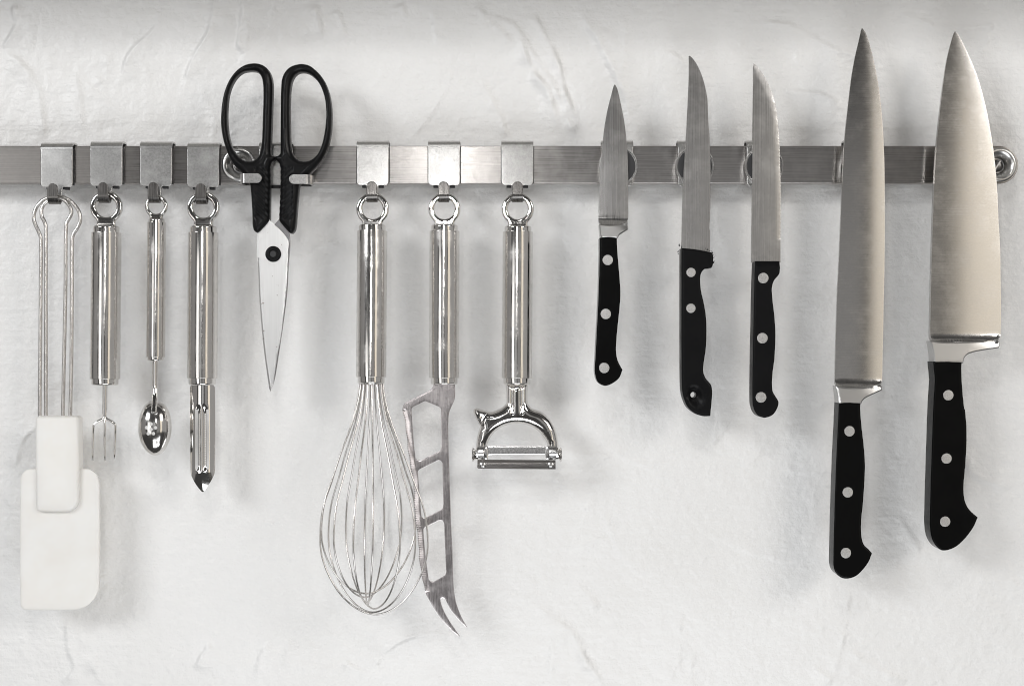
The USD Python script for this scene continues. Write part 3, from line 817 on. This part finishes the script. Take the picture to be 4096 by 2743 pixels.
# cheese knife ------------------------------------------------------------------------
ck = thing("cheese_knife", "pierced steel cheese knife with forked tip, beside the whisk", "cheese knife", W(1830, 2542, y))
obj("ring", ring(1777.7, 837, 64.5, 40, 1738, 1818, 905, y), "chrome", ck)
handle(ck, (1778, 925), (1776.5, 1511), 60, 53.5, 900, 1537, y)
z7 = lambda q: Z(q, 1250, 1450, .4784)
z8 = lambda q: Z(q, 1250, 1950, .4146)
ledge = np.vstack([z8([(1085, 1000), (1060, 880), (1030, 700), (1018, 500), (985, 250)]), z7([(845, 1030), (825, 900), (800, 750), (785, 600), (770, 480), (752, 390)])])
ledge = cr(ledge, False, 2.0)
dist = np.r_[0, np.cumsum(np.linalg.norm(np.diff(ledge, axis=0), axis=1))]
ledge[:, 0] += 1.1 * np.abs(np.sin(dist / 9.0 * math.pi)) * (np.minimum(dist, dist[-1] - dist) > 4) + 1.2 * np.sin(dist / 37.0 * math.pi)
body = np.vstack([cr(z7([(752, 390), (757, 362), (780, 335), (880, 283), (980, 232), (1005, 205), (1013, 180)]), False, 4, 60), cr(z7([(1192, 180), (1190, 300), (1170, 350), (1145, 410), (1135, 500), (1138, 700), (1147, 1000), (1156, 1250)]), False, 5, 60),
                  cr(z8([(1335, 300), (1350, 600), (1355, 800), (1362, 950), (1380, 1080), (1410, 1180), (1450, 1270), (1490, 1337)]), False, 4, 60), cr(z8([(1484, 1337), (1430, 1290), (1350, 1195), (1310, 1130), (1283, 1075), (1268, 1060), (1250, 1057), (1236, 1070), (1240, 1110), (1270, 1190), (1320, 1280), (1422, 1429)]), False, 4, 75),
                  cr(z8([(1415, 1427), (1350, 1375), (1250, 1270), (1180, 1170), (1115, 1060), (1085, 1000)]), False, 4, 60)[:-1], ledge[:-1]])
w1 = z7([(828, 378), (850, 365), (935, 322), (950, 322), (1060, 368), (1074, 385), (1080, 700), (1068, 735), (905, 818), (880, 815), (862, 798), (850, 700), (835, 500)])
w2 = z7([(880, 905), (895, 890), (1045, 815), (1070, 813), (1085, 832), (1094, 1180), (1088, 1222), (930, 1303), (912, 1292), (905, 1200), (892, 1050)])
w3 = z8([(1070, 395), (1085, 378), (1220, 312), (1250, 310), (1270, 335), (1280, 600), (1290, 810), (1280, 842), (1170, 905), (1140, 903), (1120, 880), (1110, 800), (1090, 650), (1074, 480)])
gk = Polygon(P2(body, y)).buffer(0)
if gk.geom_type != "Polygon": gk = max(gk.geoms, key=lambda q: q.area)
for w_ in (w1, w2, w3):
    gk = gk.difference(Polygon(P2(w_, y)).buffer(-0.0020).buffer(0.0020))
if gk.geom_type != "Polygon": gk = max(gk.geoms, key=lambda q: q.area)
lx, lz = P2(ledge, y).T
so = np.argsort(lz)
def ck_h(d, x, z):
    e = x - np.interp(z, lz[so], lx[so])
    on = (z > lz.min()) & (z < lz.max())
    sc_ = 0.00007 * np.sin(z / (9.0 * K) * 2 * math.pi)
    bev = np.where(on, np.clip(1 - e / 0.0034, 0, 1), 0)
    return 0.0010 - 0.00075 * bev + bev * sc_ - 0.0001 * np.exp(-d / 0.0003)
obj("blade", puff(gk, y, ck_h, rings=(0.0003, 0.0012, 0.0024, 0.0034), s=0.00065, grid=0.0022), "stamped_steel", ck)

# wide swivel peeler ---------------------------------------------------------------------
wp = thing("swivel_peeler", "wide swivel peeler with polished curved yoke and crosswise blade", "peeler", W(2070, 1875, y))
obj("ring", ring(2071, 838, 65, 39.5, 2032, 2110, 908, y), "chrome", wp)
handle(wp, (2071.5, 928), (2067.5, 1512), 60.3, 54, 905, 1537, y)
zy = lambda q: Z(q, 1850, 1550, .2232)
yoke = zy([(785, -70), (1168, -70), (1165, 250), (1185, 310), (1240, 370), (1330, 405), (1400, 430), (1500, 505), (1590, 600), (1650, 710), (1695, 850), (1720, 1000), (1725, 1130), (1530, 1130), (1515, 1000), (1450, 890), (1370, 790), (1250, 705), (1120, 660), (970, 645), (820, 665), (690, 715), (580, 795), (500, 900), (450, 1010), (430, 1130), (235, 1130), (245, 1020), (255, 920), (290, 770), (312, 700), (285, 640), (230, 540), (187, 430), (200, 385), (245, 366), (310, 385), (500, 437), (560, 425), (640, 395), (720, 350), (780, 290), (790, 240)])
gy = poly(yoke, y - 0.003, (), 0.0006)
tri = np.array(P2(zy([(245, 435), (480, 470), (330, 690)]), y - 0.003))
gt = Polygon(tri).buffer(-0.001).buffer(0.001)
xm = P2([zy([(975, 0)])[0]], y)[0, 0]
zneck = P2(zy([(0, 420)]), y)[0, 1]
def yk_h(d, x, z):
    R = 0.0052
    h = 0.0012 + np.sqrt(np.maximum(0, R * R - (R - np.minimum(d, R)) ** 2)) * 0.92
    up = np.clip((z - zneck) / 0.006 + 0.4, 0, 1)
    groove = np.exp(-((np.abs(x - xm) - 0.0033) / 0.0010) ** 2)
    h = h - 0.0019 * up * groove
    dt = shapely.distance(shapely.points(np.c_[x, z]), gt.boundary)
    ins = shapely.contains_xy(gt, x, z)
    return h - np.where(ins, np.minimum(dt, 0.003) * 0.75, 0)
obj("yoke", puff(gy, y, yk_h, lambda d, x, z: 0.0012 + 0 * d, rings=rr_(0.0052, 7), s=0.0006, grid=0.0006), "chrome", wp, smooth=50)
yt = y - 0.0052
tray = zy([(270, 1045), (1675, 1045), (1685, 1110), (1715, 1150), (1712, 1290), (1490, 1290), (1485, 1215), (1470, 1198), (540, 1198), (460, 1205), (455, 1288), (265, 1288), (235, 1235), (240, 1150), (262, 1130)])
gtr = poly(tray, yt, (), 0.0003, spline=False)
zt0 = P2(zy([(0, 1045), (0, 1290)]), yt)[:, 1]
xl_, xr_ = P2(zy([(440, 0), (1500, 0)]), yt)[:, 0]
def tr_h(d, x, z):
    f = np.clip((zt0[0] - z) / (zt0[0] - zt0[1]), 0, 1)
    side = np.maximum(np.clip((xl_ - x) / 0.002, 0, 1), np.clip((x - xr_) / 0.002, 0, 1))
    return 0.0006 + side * 0.0022 * np.sin(math.pi * np.clip(f * 1.05, 0, 1)) - 0.0002 * np.exp(-d / 0.0003)
obj("cutting_edge", puff(gtr, yt, tr_h, lambda d, x, z: 0.0006 + 0 * d, rings=(0.0002,), s=0.0006, grid=0.0006), "tray_steel", wp)
gl = poly(zy([(280, 1288), (1668, 1298), (1668, 1458), (285, 1447), (265, 1430), (268, 1300)]), yt - 0.001, (), 0.0002, spline=False)
zb0 = P2(zy([(0, 1345)]), yt)[0, 1]
obj("blade_bar", puff(gl, yt - 0.0008, lambda d, x, z: 0.0012 - np.where(z > zb0, (z - zb0) * 0.55, 0), lambda d, x, z: 0.0012 + 0 * d, rings=(0.0003, 0.001), s=0.0008, grid=0.0010), "spring_steel", wp, smooth=15)
for u_, v_ in ((363, 1382), (1582, 1382)):
    q = zy([(u_, v_)])[0]
    c = W(*q, yt - 0.0019)
    sc = obj("screw", revolve(c, c + [0, -1, 0], [(0, 0.0024), (0.0003, 0.0024), (0.0008, 0.0019), (0.0011, 0.001), (0.0012, 0.0002)], 28), "satin_steel", wp)
    m = trimesh.creation.box((0.0005, 0.0006, 0.0042)); m.apply_transform(trimesh.transformations.rotation_matrix(-0.06, [0, 1, 0])); m.apply_translation(c + [0, -0.00105, 0])
    obj("slot", m, "spring_steel", sc, smooth=False)
for q0, q1, sg in ((170, 265, -1), (1690, 1780, 1)):
    c0, c1 = zy([((q0 + q1) / 2, 1195)])[0], 0
    a_ = W(*zy([(q0 if sg < 0 else q1, 1200)])[0], yt + 0.0012); b_ = W(*zy([(q1 if sg < 0 else q0, 1200)])[0], yt + 0.0012)
    L = np.linalg.norm(b_ - a_)
    obj("pivot", revolve(a_, b_, [(0, 0.0036), (0.0002, 0.0046), (0.0008, 0.0050), (0.0013, 0.0044), (L * 0.6, 0.0033), (L, 0.0036), (L + 0.0006, 0.0036)], 32), "chrome", wp)

# ------------------------------------------------------------------ scissors
ysc = -0.0305
scs = thing("scissors", "black handled kitchen scissors held upright by the clip on the rail", "scissors", W(1083, 1562, ysc))
z4 = lambda q: Z(q, 800, 200, .4464)
z5 = lambda q: Z(q, 900, 850, .4783)
Lout = np.vstack([z4([(672, 952), (650, 948), (633, 928), (636, 800), (640, 700), (646, 500), (650, 320), (643, 255), (625, 200), (590, 155), (540, 127), (480, 118), (405, 133), (340, 172), (290, 225), (250, 290), (215, 380), (195, 480), (185, 600), (188, 700), (205, 800), (235, 900), (270, 980), (315, 1045), (370, 1100), (425, 1160), (447, 1210), (456, 1300), (464, 1420), (467, 1520)]), z5([(228, 100), (240, 150), (270, 173), (292, 160), (368, 72)]), z4([(624, 1500), (625, 1400), (627, 1240), (628, 1150), (628, 1060), (640, 1012), (672, 978)])])
Lhole = z4([(475, 188), (515, 200), (545, 235), (560, 290), (565, 400), (560, 600), (553, 800), (545, 870), (525, 945), (490, 985), (440, 997), (385, 985), (330, 940), (290, 880), (262, 800), (245, 700), (240, 600), (243, 500), (255, 400), (280, 320), (320, 250), (370, 205), (420, 190)])
Rout = np.vstack([z4([(674, 952), (695, 948), (718, 928), (719, 800), (720, 700), (722, 500), (725, 320), (735, 250), (765, 190), (810, 150), (865, 130), (920, 125), (980, 140), (1040, 185), (1090, 240), (1130, 310), (1160, 400), (1178, 520), (1180, 640), (1170, 760), (1150, 850), (1120, 930), (1080, 1000), (1035, 1055), (985, 1105), (935, 1160), (892, 1212), (880, 1300), (868, 1430), (862, 1520)]), z5([(592, 100), (582, 150), (560, 176), (540, 172), (454, 72)]), z4([(705, 1500), (710, 1400), (716, 1240), (717, 1150), (717, 1060), (706, 1012), (674, 978)])])
Rhole = z4([(915, 198), (960, 205), (1010, 235), (1060, 290), (1095, 360), (1118, 440), (1128, 540), (1125, 650), (1110, 760), (1085, 860), (1045, 940), (990, 985), (930, 998), (880, 985), (840, 945), (818, 890), (808, 800), (803, 600), (806, 400), (820, 290), (845, 235), (875, 207)])
def grip(out, hole, sg):
    g = poly(out, ysc - 0.004, (hole,), 0.0005)
    ridge = 0.0030
    zr0, zr1 = P2(z4([(0, 1060), (0, 1540)]), ysc)[:, 1]
    xi = P2(z4([((628 if sg < 0 else 717), 0)]), ysc)[0, 0]
    def hf(d, x, z):
        a = 0.0026 + 0.0036 * np.sqrt(np.maximum(0, 1 - (1 - np.minimum(d / ridge, 1)) ** 2))
        a = a + 0.0004 * np.exp(-((d - 0.0032) / 0.0005) ** 2)
        dist = abs(x - xi)
        rib = np.where((z < zr0) & (z > zr1) & (dist < 0.0095), 1, 0) * np.clip((0.0098 - dist) / 0.001, 0, 1) * np.clip((z - zr1) / 0.004, 0, 1)
        ph = (z - dist * 0.95) / 0.0040
        return a - rib * (0.0008 + 0.0006 * np.sin(ph * 2 * math.pi))
    return puff(g, ysc, hf, lambda d, x, z: 0.0026 + 0.0026 * np.sqrt(np.maximum(0, 1 - (1 - np.minimum(d / ridge, 1)) ** 2)), rings=(0.0002, 0.0006, 0.0012, 0.002, 0.0027, 0.0032, 0.0038), s=0.0009, grid=0.0009)
obj("grip", grip(Lout, Lhole, -1), "black_grip", scs, smooth=45)
obj("grip", grip(Rout, Rhole, 1), "black_grip", scs, smooth=45)
fb = z5([(372, 60), (525, 225), (527, 330), (522, 480), (512, 640), (490, 850), (465, 1040), (440, 1180), (410, 1380), (392, 1480), (383, 1491), (374, 1482), (340, 1260), (310, 1000), (287, 700), (277, 440), (273, 385), (275, 170), (292, 150)])
gf = poly(fb, ysc - 0.002)
zbv = P2(z5([(0, 400)]), ysc)[0, 1]
lb = P2(z5([(277, 440), (287, 700), (310, 1000), (340, 1260), (374, 1482)]), ysc - 0.002); so_ = np.argsort(lb[:, 1])
def fh(d, x, z):
    e = x - np.interp(z, lb[so_, 1], lb[so_, 0])
    b = np.where(z < zbv + 0.001, np.clip(1 - e / 0.0012, 0, 1), 0)
    return 0.0012 - 0.0008 * b - 0.00005 * np.exp(-d / 0.0003)
obj("front_blade", puff(gf, ysc - 0.002, fh, lambda d, x, z: 0.0010 + 0 * d, rings=(0.0003, 0.0006, 0.0011, 0.0014), s=0.0007, grid=0.0012), "scissor_steel", scs, smooth=30)
rbq = z5([(452, 60), (415, 105), (300, 300), (300, 600), (330, 1000), (372, 1470), (383, 1493), (395, 1470), (420, 1380), (452, 1180), (500, 850), (524, 640), (531, 480), (536, 420), (540, 178)])
obj("rear_blade", rpuff(poly(rbq, ysc + 0.001), ysc + 0.0005, 0.0022, 0.0003, s=0.001, grid=0.004), "bevel_steel", scs)
pv = z5([(405, 348)])[0]
c = W(*pv, ysc - 0.003)
piv = obj("pivot", revolve(c, c + [0, -1, 0], [(0, 0.0052), (0.0008, 0.0054), (0.0016, 0.0049), (0.0019, 0.0042), (0.0017, 0.0028), (0.0012, 0.0026)], 40), "black_grip", scs)
obj("pivot_pin", revolve(c, c + [0, -1, 0], [(0, 0.0022), (0.0016, 0.0022), (0.0018, 0.0020), (0.0018, 0.0003)], 28), "magnet_pad", piv)

# ------------------------------------------------------------------ knives
def knife(label, blade, handle_px, rivets, bolster=None, mb="blade_steel", mh="black_handle", t_spine=0.0022, round_h=0.0010, t_h=0.0156, edge=None, extra=None, hmod=None, holes=(), curve=0.35, teeth=None, cat="knife", s_bl=0.0010):
    hp = np.asarray(handle_px, float); bp = np.asarray(blade, float)
    y0 = Y_BLADE
    k = thing("kitchen_knife", label, cat, W(hp[:, 0].mean(), hp[:, 1].max(), y0))
    gb = poly(blade, y0 - 0.001) if teeth is None else Polygon(P2(blade, y0 - 0.001)).buffer(0)
    fr = rowwise(gb)
    zmin = gb.bounds[1]
    wref = 0.95 * (fr(0.0, np.linspace(gb.bounds[1], gb.bounds[3], 60))[1]).max()
    Lr = 0.0062
    def hf(d, x, z):
        f, w = fr(x, z)
        h = 0.00009 + t_spine / 2 * (1 - f) ** 0.9 * np.minimum(w / wref, 1) + curve * 0.0006 * np.minimum(w / wref, 1) * np.sin(math.pi * f) 
        if bolster is not None:
            h = h + 0.0046 * np.clip((zmin + Lr - z) / Lr, 0, 1) ** 2.2
        if edge is not None:
            h = h + edge(d, x, z, f, w)
        return h
    obj("blade", puff(gb, y0, hf, rings=(0.0004, 0.001), s=s_bl, grid=0.0019), mb, k, smooth=30)
    if bolster is not None:
        gq = poly(bolster, y0 - 0.006)
        zq0, zq1 = gq.bounds[1], gq.bounds[3]
        rw = rowwise(gq)
        def bh(d, x, z):
            q = np.clip((zq1 - z) / (zq1 - zq0), 0, 1)
            f, w = rw(x, z)
            heel = np.clip((f - 0.55) / 0.45, 0, 1) ** 1.5 * np.clip(1 - q * 1.6, 0, 1) * 0.0026
            return (0.0052 + 0.0022 * q - heel) - 0.0007 * (1 - np.minimum(d / 0.0008, 1)) ** 2
        obj("bolster", puff(gq, y0, bh, rings=(0.0003, 0.0008), s=0.0009, grid=0.0018), "bolster_steel", k, smooth=30)
    yf = y0 - t_h / 2
    gh = poly(handle_px, yf, holes, 0.0003)
    base = rounded(t_h, round_h)
    hh = base if hmod is None else (lambda d, x, z: base(d, x, z) + hmod(d, x, z))
    hb = rounded(t_h, round_h)
    obj("handle", puff(gh, y0, hh, hb, rings=tuple(rr_(round_h)) + (round_h + 0.0012,), s=0.0009, grid=0.0022), mh, k, smooth=35)
    for (u, v, r) in rivets:
        c = W(u, v, yf + 0.0004)
        rr0 = r * K * (yf - YC)
        obj("rivet", revolve(c, c + [0, -1, 0], [(0, rr0), (0.00048, rr0), (0.00054, rr0 - 0.00015), (0.00054, 0.0002)], 28), "rivet_steel", k)
    if extra: extra(k)
    return k


R1 = lambda q: Z(q, 2300, 300, .4464)
R2 = lambda q: Z(q, 2300, 850, .5549)
R3 = lambda q: Z(q, 3200, 80, .5102)
R4 = lambda q: Z(q, 3200, 850, .542)
R5 = lambda q: Z(q, 3200, 1500, .574)
R7 = lambda q: Z(q, 2048, 0, .8745)

knife("short paring knife with black three rivet handle, leftmost knife on the magnets",
      R1([(354, 85), (364, 92), (382, 130), (410, 250), (440, 400), (458, 540), (470, 700), (477, 900), (478, 1150), (476, 1290), (455, 1325), (400, 1342), (300, 1348), (225, 1342), (213, 1325), (210, 1290), (213, 1150), (220, 960), (230, 800), (245, 640), (262, 480), (290, 320), (322, 190), (345, 105)]),
      R2([(178, 181), (240, 178), (303, 184), (304, 250), (316, 400), (327, 550), (325, 650), (310, 800), (298, 930), (297, 1010), (310, 1070), (343, 1133), (320, 1190), (280, 1225), (235, 1246), (200, 1245), (165, 1222), (148, 1180), (143, 1130), (150, 1000), (160, 800), (170, 600), (178, 300)]),
      [(*R2([(236, 343)])[0], 20.5), (*R2([(222, 731)])[0], 20.5), (*R2([(210, 1119)])[0], 20.5)],
      bolster=R1([(216, 1338), (300, 1346), (400, 1340), (458, 1322), (476, 1290), (477, 1384), (430, 1412), (398, 1435), (384, 1462), (235, 1462), (226, 1440)]), mb="blade_steel")

def hole_recess(cx, cz, rx, rz, ang, dep):
    ca, sa = math.cos(ang), math.sin(ang)
    def f(d, x, z):
        a, b = ((x - cx) * ca + (z - cz) * sa) / rx, (-(x - cx) * sa + (z - cz) * ca) / rz
        return -dep * np.clip(1.15 - (a * a + b * b), 0, 1) ** 0.6
    return f
ch = P2(R2([(868, 1325)]), Y_BLADE - 0.0078)[0]
def frayed(k):
    pts = []
    r = random.Random(4)
    for (x0, y0, x1, y1, n) in ((940, 262, 1000, 300, 8), (985, 310, 998, 372, 10), (748, 235, 768, 262, 6), (744, 280, 744, 310, 6), (925, 405, 985, 400, 7)):
        for i in range(n):
            q = r.random()
            a = R2([(x0 + (x1 - x0) * q, y0 + (y1 - y0) * q)])[0]
            p0 = W(*a, Y_BLADE - 0.0066); ln = r.uniform(0.0006, 0.0022)
            th = r.uniform(-0.3, 2.4)
            p1 = p0 + ln * np.array([math.cos(th) * (1 if x0 > 800 else -0.4), r.uniform(-0.6, 0.3), math.sin(th)])
            pts.append(tube(np.array([p0, (p0 + p1) / 2 + [0, 0, 0.0002], p1]), [0.00024, 0.00018, 0.00007], 5, smooth=False))
    p = obj("frayed_edge", join(*pts), "matt_handle", k, smooth=True)
    p.SetCustomDataByKey("kind", "stuff")
knife("notched boning knife with frayed black two rivet handle and a hanging hole",
      np.vstack([R7([(809, 257), (814, 255), (826, 266), (845, 292), (868, 342), (885, 400), (895, 460)]), R1([(1195, 400), (1207, 550), (1213, 750), (1216, 820), (1214, 1000), (1216, 1100), (1213, 1250), (1212, 1285), (1206, 1372), (1212, 1400), (1210, 1590), (953, 1590), (953, 1540), (958, 1300), (965, 1050), (975, 850), (988, 640), (1000, 450), (1010, 250), (1020, 0)])]),
      R2([(768, 256), (850, 262), (985, 287), (996, 300), (996, 378), (985, 398), (940, 405), (915, 430), (904, 475), (910, 560), (930, 650), (945, 740), (950, 850), (945, 980), (932, 1070), (926, 1140), (942, 1190), (988, 1258), (978, 1466), (930, 1468), (870, 1450), (815, 1405), (785, 1340), (772, 1270), (768, 1000), (768, 600), (768, 300)]),
      [(*R2([(836, 432)])[0], 18.3), (*R2([(835, 690)])[0], 18.3)], mh="matt_handle", t_h=0.0150, round_h=0.0016, curve=0.1, t_spine=0.0016,
      holes=(R2([(858 + 21 * math.cos(a), 1315 + 21 * math.sin(a)) for a in np.linspace(0, 2 * math.pi, 17)[:-1]]),),
      hmod=hole_recess(ch[0], ch[1], 0.0044, 0.0066, 0.35, 0.0026), extra=frayed)

# serrated knife: fine teeth along the right edge
re = cr(np.vstack([R7([(1107, 289), (1127, 310), (1162, 360), (1192, 430), (1210, 500), (1219, 580)]), R1([(1820, 420), (1833, 600), (1840, 800), (1845, 1000), (1845, 1300), (1843, 1470)])]), False, 2.6)
re[3:-6, 0] += np.where(np.arange(len(re) - 9) % 2 == 0, 1.5, -1.3)
sb = np.vstack([re, R1([(1843, 1482), (1843, 1680), (1580, 1680), (1580, 1568), (1587, 1000), (1590, 500), (1597, 0)]), R7([(1103, 310)])])
def ser_edge(d, x, z, f, w):
    b = np.clip(1 - (1 - f) * w / 0.0020, 0, 1)
    zl = P2(R1([(0, 1478)]), Y_BLADE)[0, 1]
    return np.where(z > zl, 0.0002 * (1 - b), 0.0002)
knife("finely serrated steak knife with black three rivet handle, middle of the knives",
      sb, R2([(1300, 349), (1480, 349), (1478, 430), (1468, 452), (1437, 490), (1422, 540), (1425, 620), (1440, 750), (1447, 880), (1440, 1050), (1427, 1150), (1422, 1230), (1428, 1290), (1450, 1328), (1469, 1365), (1460, 1410), (1430, 1455), (1390, 1475), (1355, 1477), (1315, 1458), (1290, 1415), (1280, 1350), (1284, 1000), (1294, 500)]),
      [(*R2([(1356, 473)])[0], 21), (*R2([(1350, 905)])[0], 21), (*R2([(1340, 1331)])[0], 21)], mh="matt_handle", t_h=0.0152, round_h=0.0012, curve=0.1, t_spine=0.0020, teeth=True, edge=ser_edge, s_bl=0.0006,
      hmod=lambda d, x, z: -0.0020 * np.clip((z - P2(R2([(0, 392)]), Y_BLADE - 0.0076)[0, 1]) / 0.004, 0, 1))
knife("long narrow slicing knife with black three rivet handle, left of the chef's knife",
      np.vstack([R3([(487, 64), (495, 68), (522, 110), (560, 230), (595, 380), (620, 520), (640, 680), (655, 880), (663, 1080), (667, 1300), (668, 1500)]), R4([(628, 300), (620, 700), (612, 1100), (607, 1240), (595, 1265), (540, 1280), (430, 1290), (330, 1288), (275, 1282), (260, 1262), (257, 1235), (265, 900), (275, 600), (290, 300)]), R3([(325, 1400), (335, 1200), (348, 960), (365, 780), (385, 600), (405, 440), (430, 300), (462, 165), (480, 85)])]),
      R5([(272, 192), (350, 190), (424, 195), (421, 230), (430, 350), (445, 480), (455, 620), (450, 760), (440, 900), (428, 1020), (430, 1120), (447, 1180), (480, 1213), (504, 1241), (480, 1300), (440, 1355), (390, 1400), (330, 1418), (285, 1408), (250, 1375), (235, 1330), (234, 1270), (240, 1000), (253, 600), (268, 300)]),
      [(*R5([(344, 390)])[0], 20.5), (*R5([(332, 815)])[0], 20.5), (*R5([(319, 1237)])[0], 20.5)],
      bolster=R4([(266, 1278), (330, 1287), (430, 1289), (540, 1278), (598, 1262), (608, 1240), (609, 1310), (540, 1340), (480, 1370), (456, 1395), (450, 1412), (285, 1412), (277, 1340)]), mb="fine_blade_steel", curve=0.9, t_spine=0.0021)
knife("broad chef's knife with black three rivet handle, at the right end of the rail",
      np.vstack([R3([(1218, 89), (1228, 96), (1250, 122), (1300, 220), (1350, 330), (1400, 460), (1440, 600), (1475, 750), (1505, 920), (1530, 1100), (1547, 1300), (1549, 1345), (1552, 1360), (1560, 1568)]), R4([(1480, 250), (1485, 500), (1487, 700), (1482, 905), (1465, 930), (1380, 948), (1200, 958), (1050, 958), (975, 948), (961, 925), (958, 900), (963, 600), (970, 300)]), R3([(1045, 1400), (1055, 1200), (1068, 1000), (1085, 820), (1105, 640), (1125, 480), (1150, 320), (1187, 170), (1208, 105)])]),
      np.vstack([R4([(985, 1099), (1090, 1098), (1197, 1103), (1193, 1150), (1200, 1300), (1215, 1450)]), R5([(1135, 100), (1150, 220), (1162, 350), (1163, 480), (1155, 620), (1142, 780), (1150, 870), (1177, 930), (1241, 991), (1210, 1060), (1150, 1140), (1080, 1200), (1000, 1222), (955, 1195), (922, 1140), (908, 1060), (908, 950), (918, 600), (932, 200), (945, 0)]), R4([(1000, 1250)])]),
      [(*R4([(1093, 1347)])[0], 20.5), (*R5([(1020, 580)])[0], 20.5), (*R5([(1010, 1019)])[0], 20.5)],
      bolster=R4([(965, 946), (1050, 957), (1200, 957), (1380, 947), (1466, 928), (1482, 900), (1481, 997), (1330, 1020), (1250, 1040), (1217, 1065), (1201, 1112), (990, 1112), (980, 1020)]), mb="fine_blade_steel", curve=0.7, t_spine=0.0038)
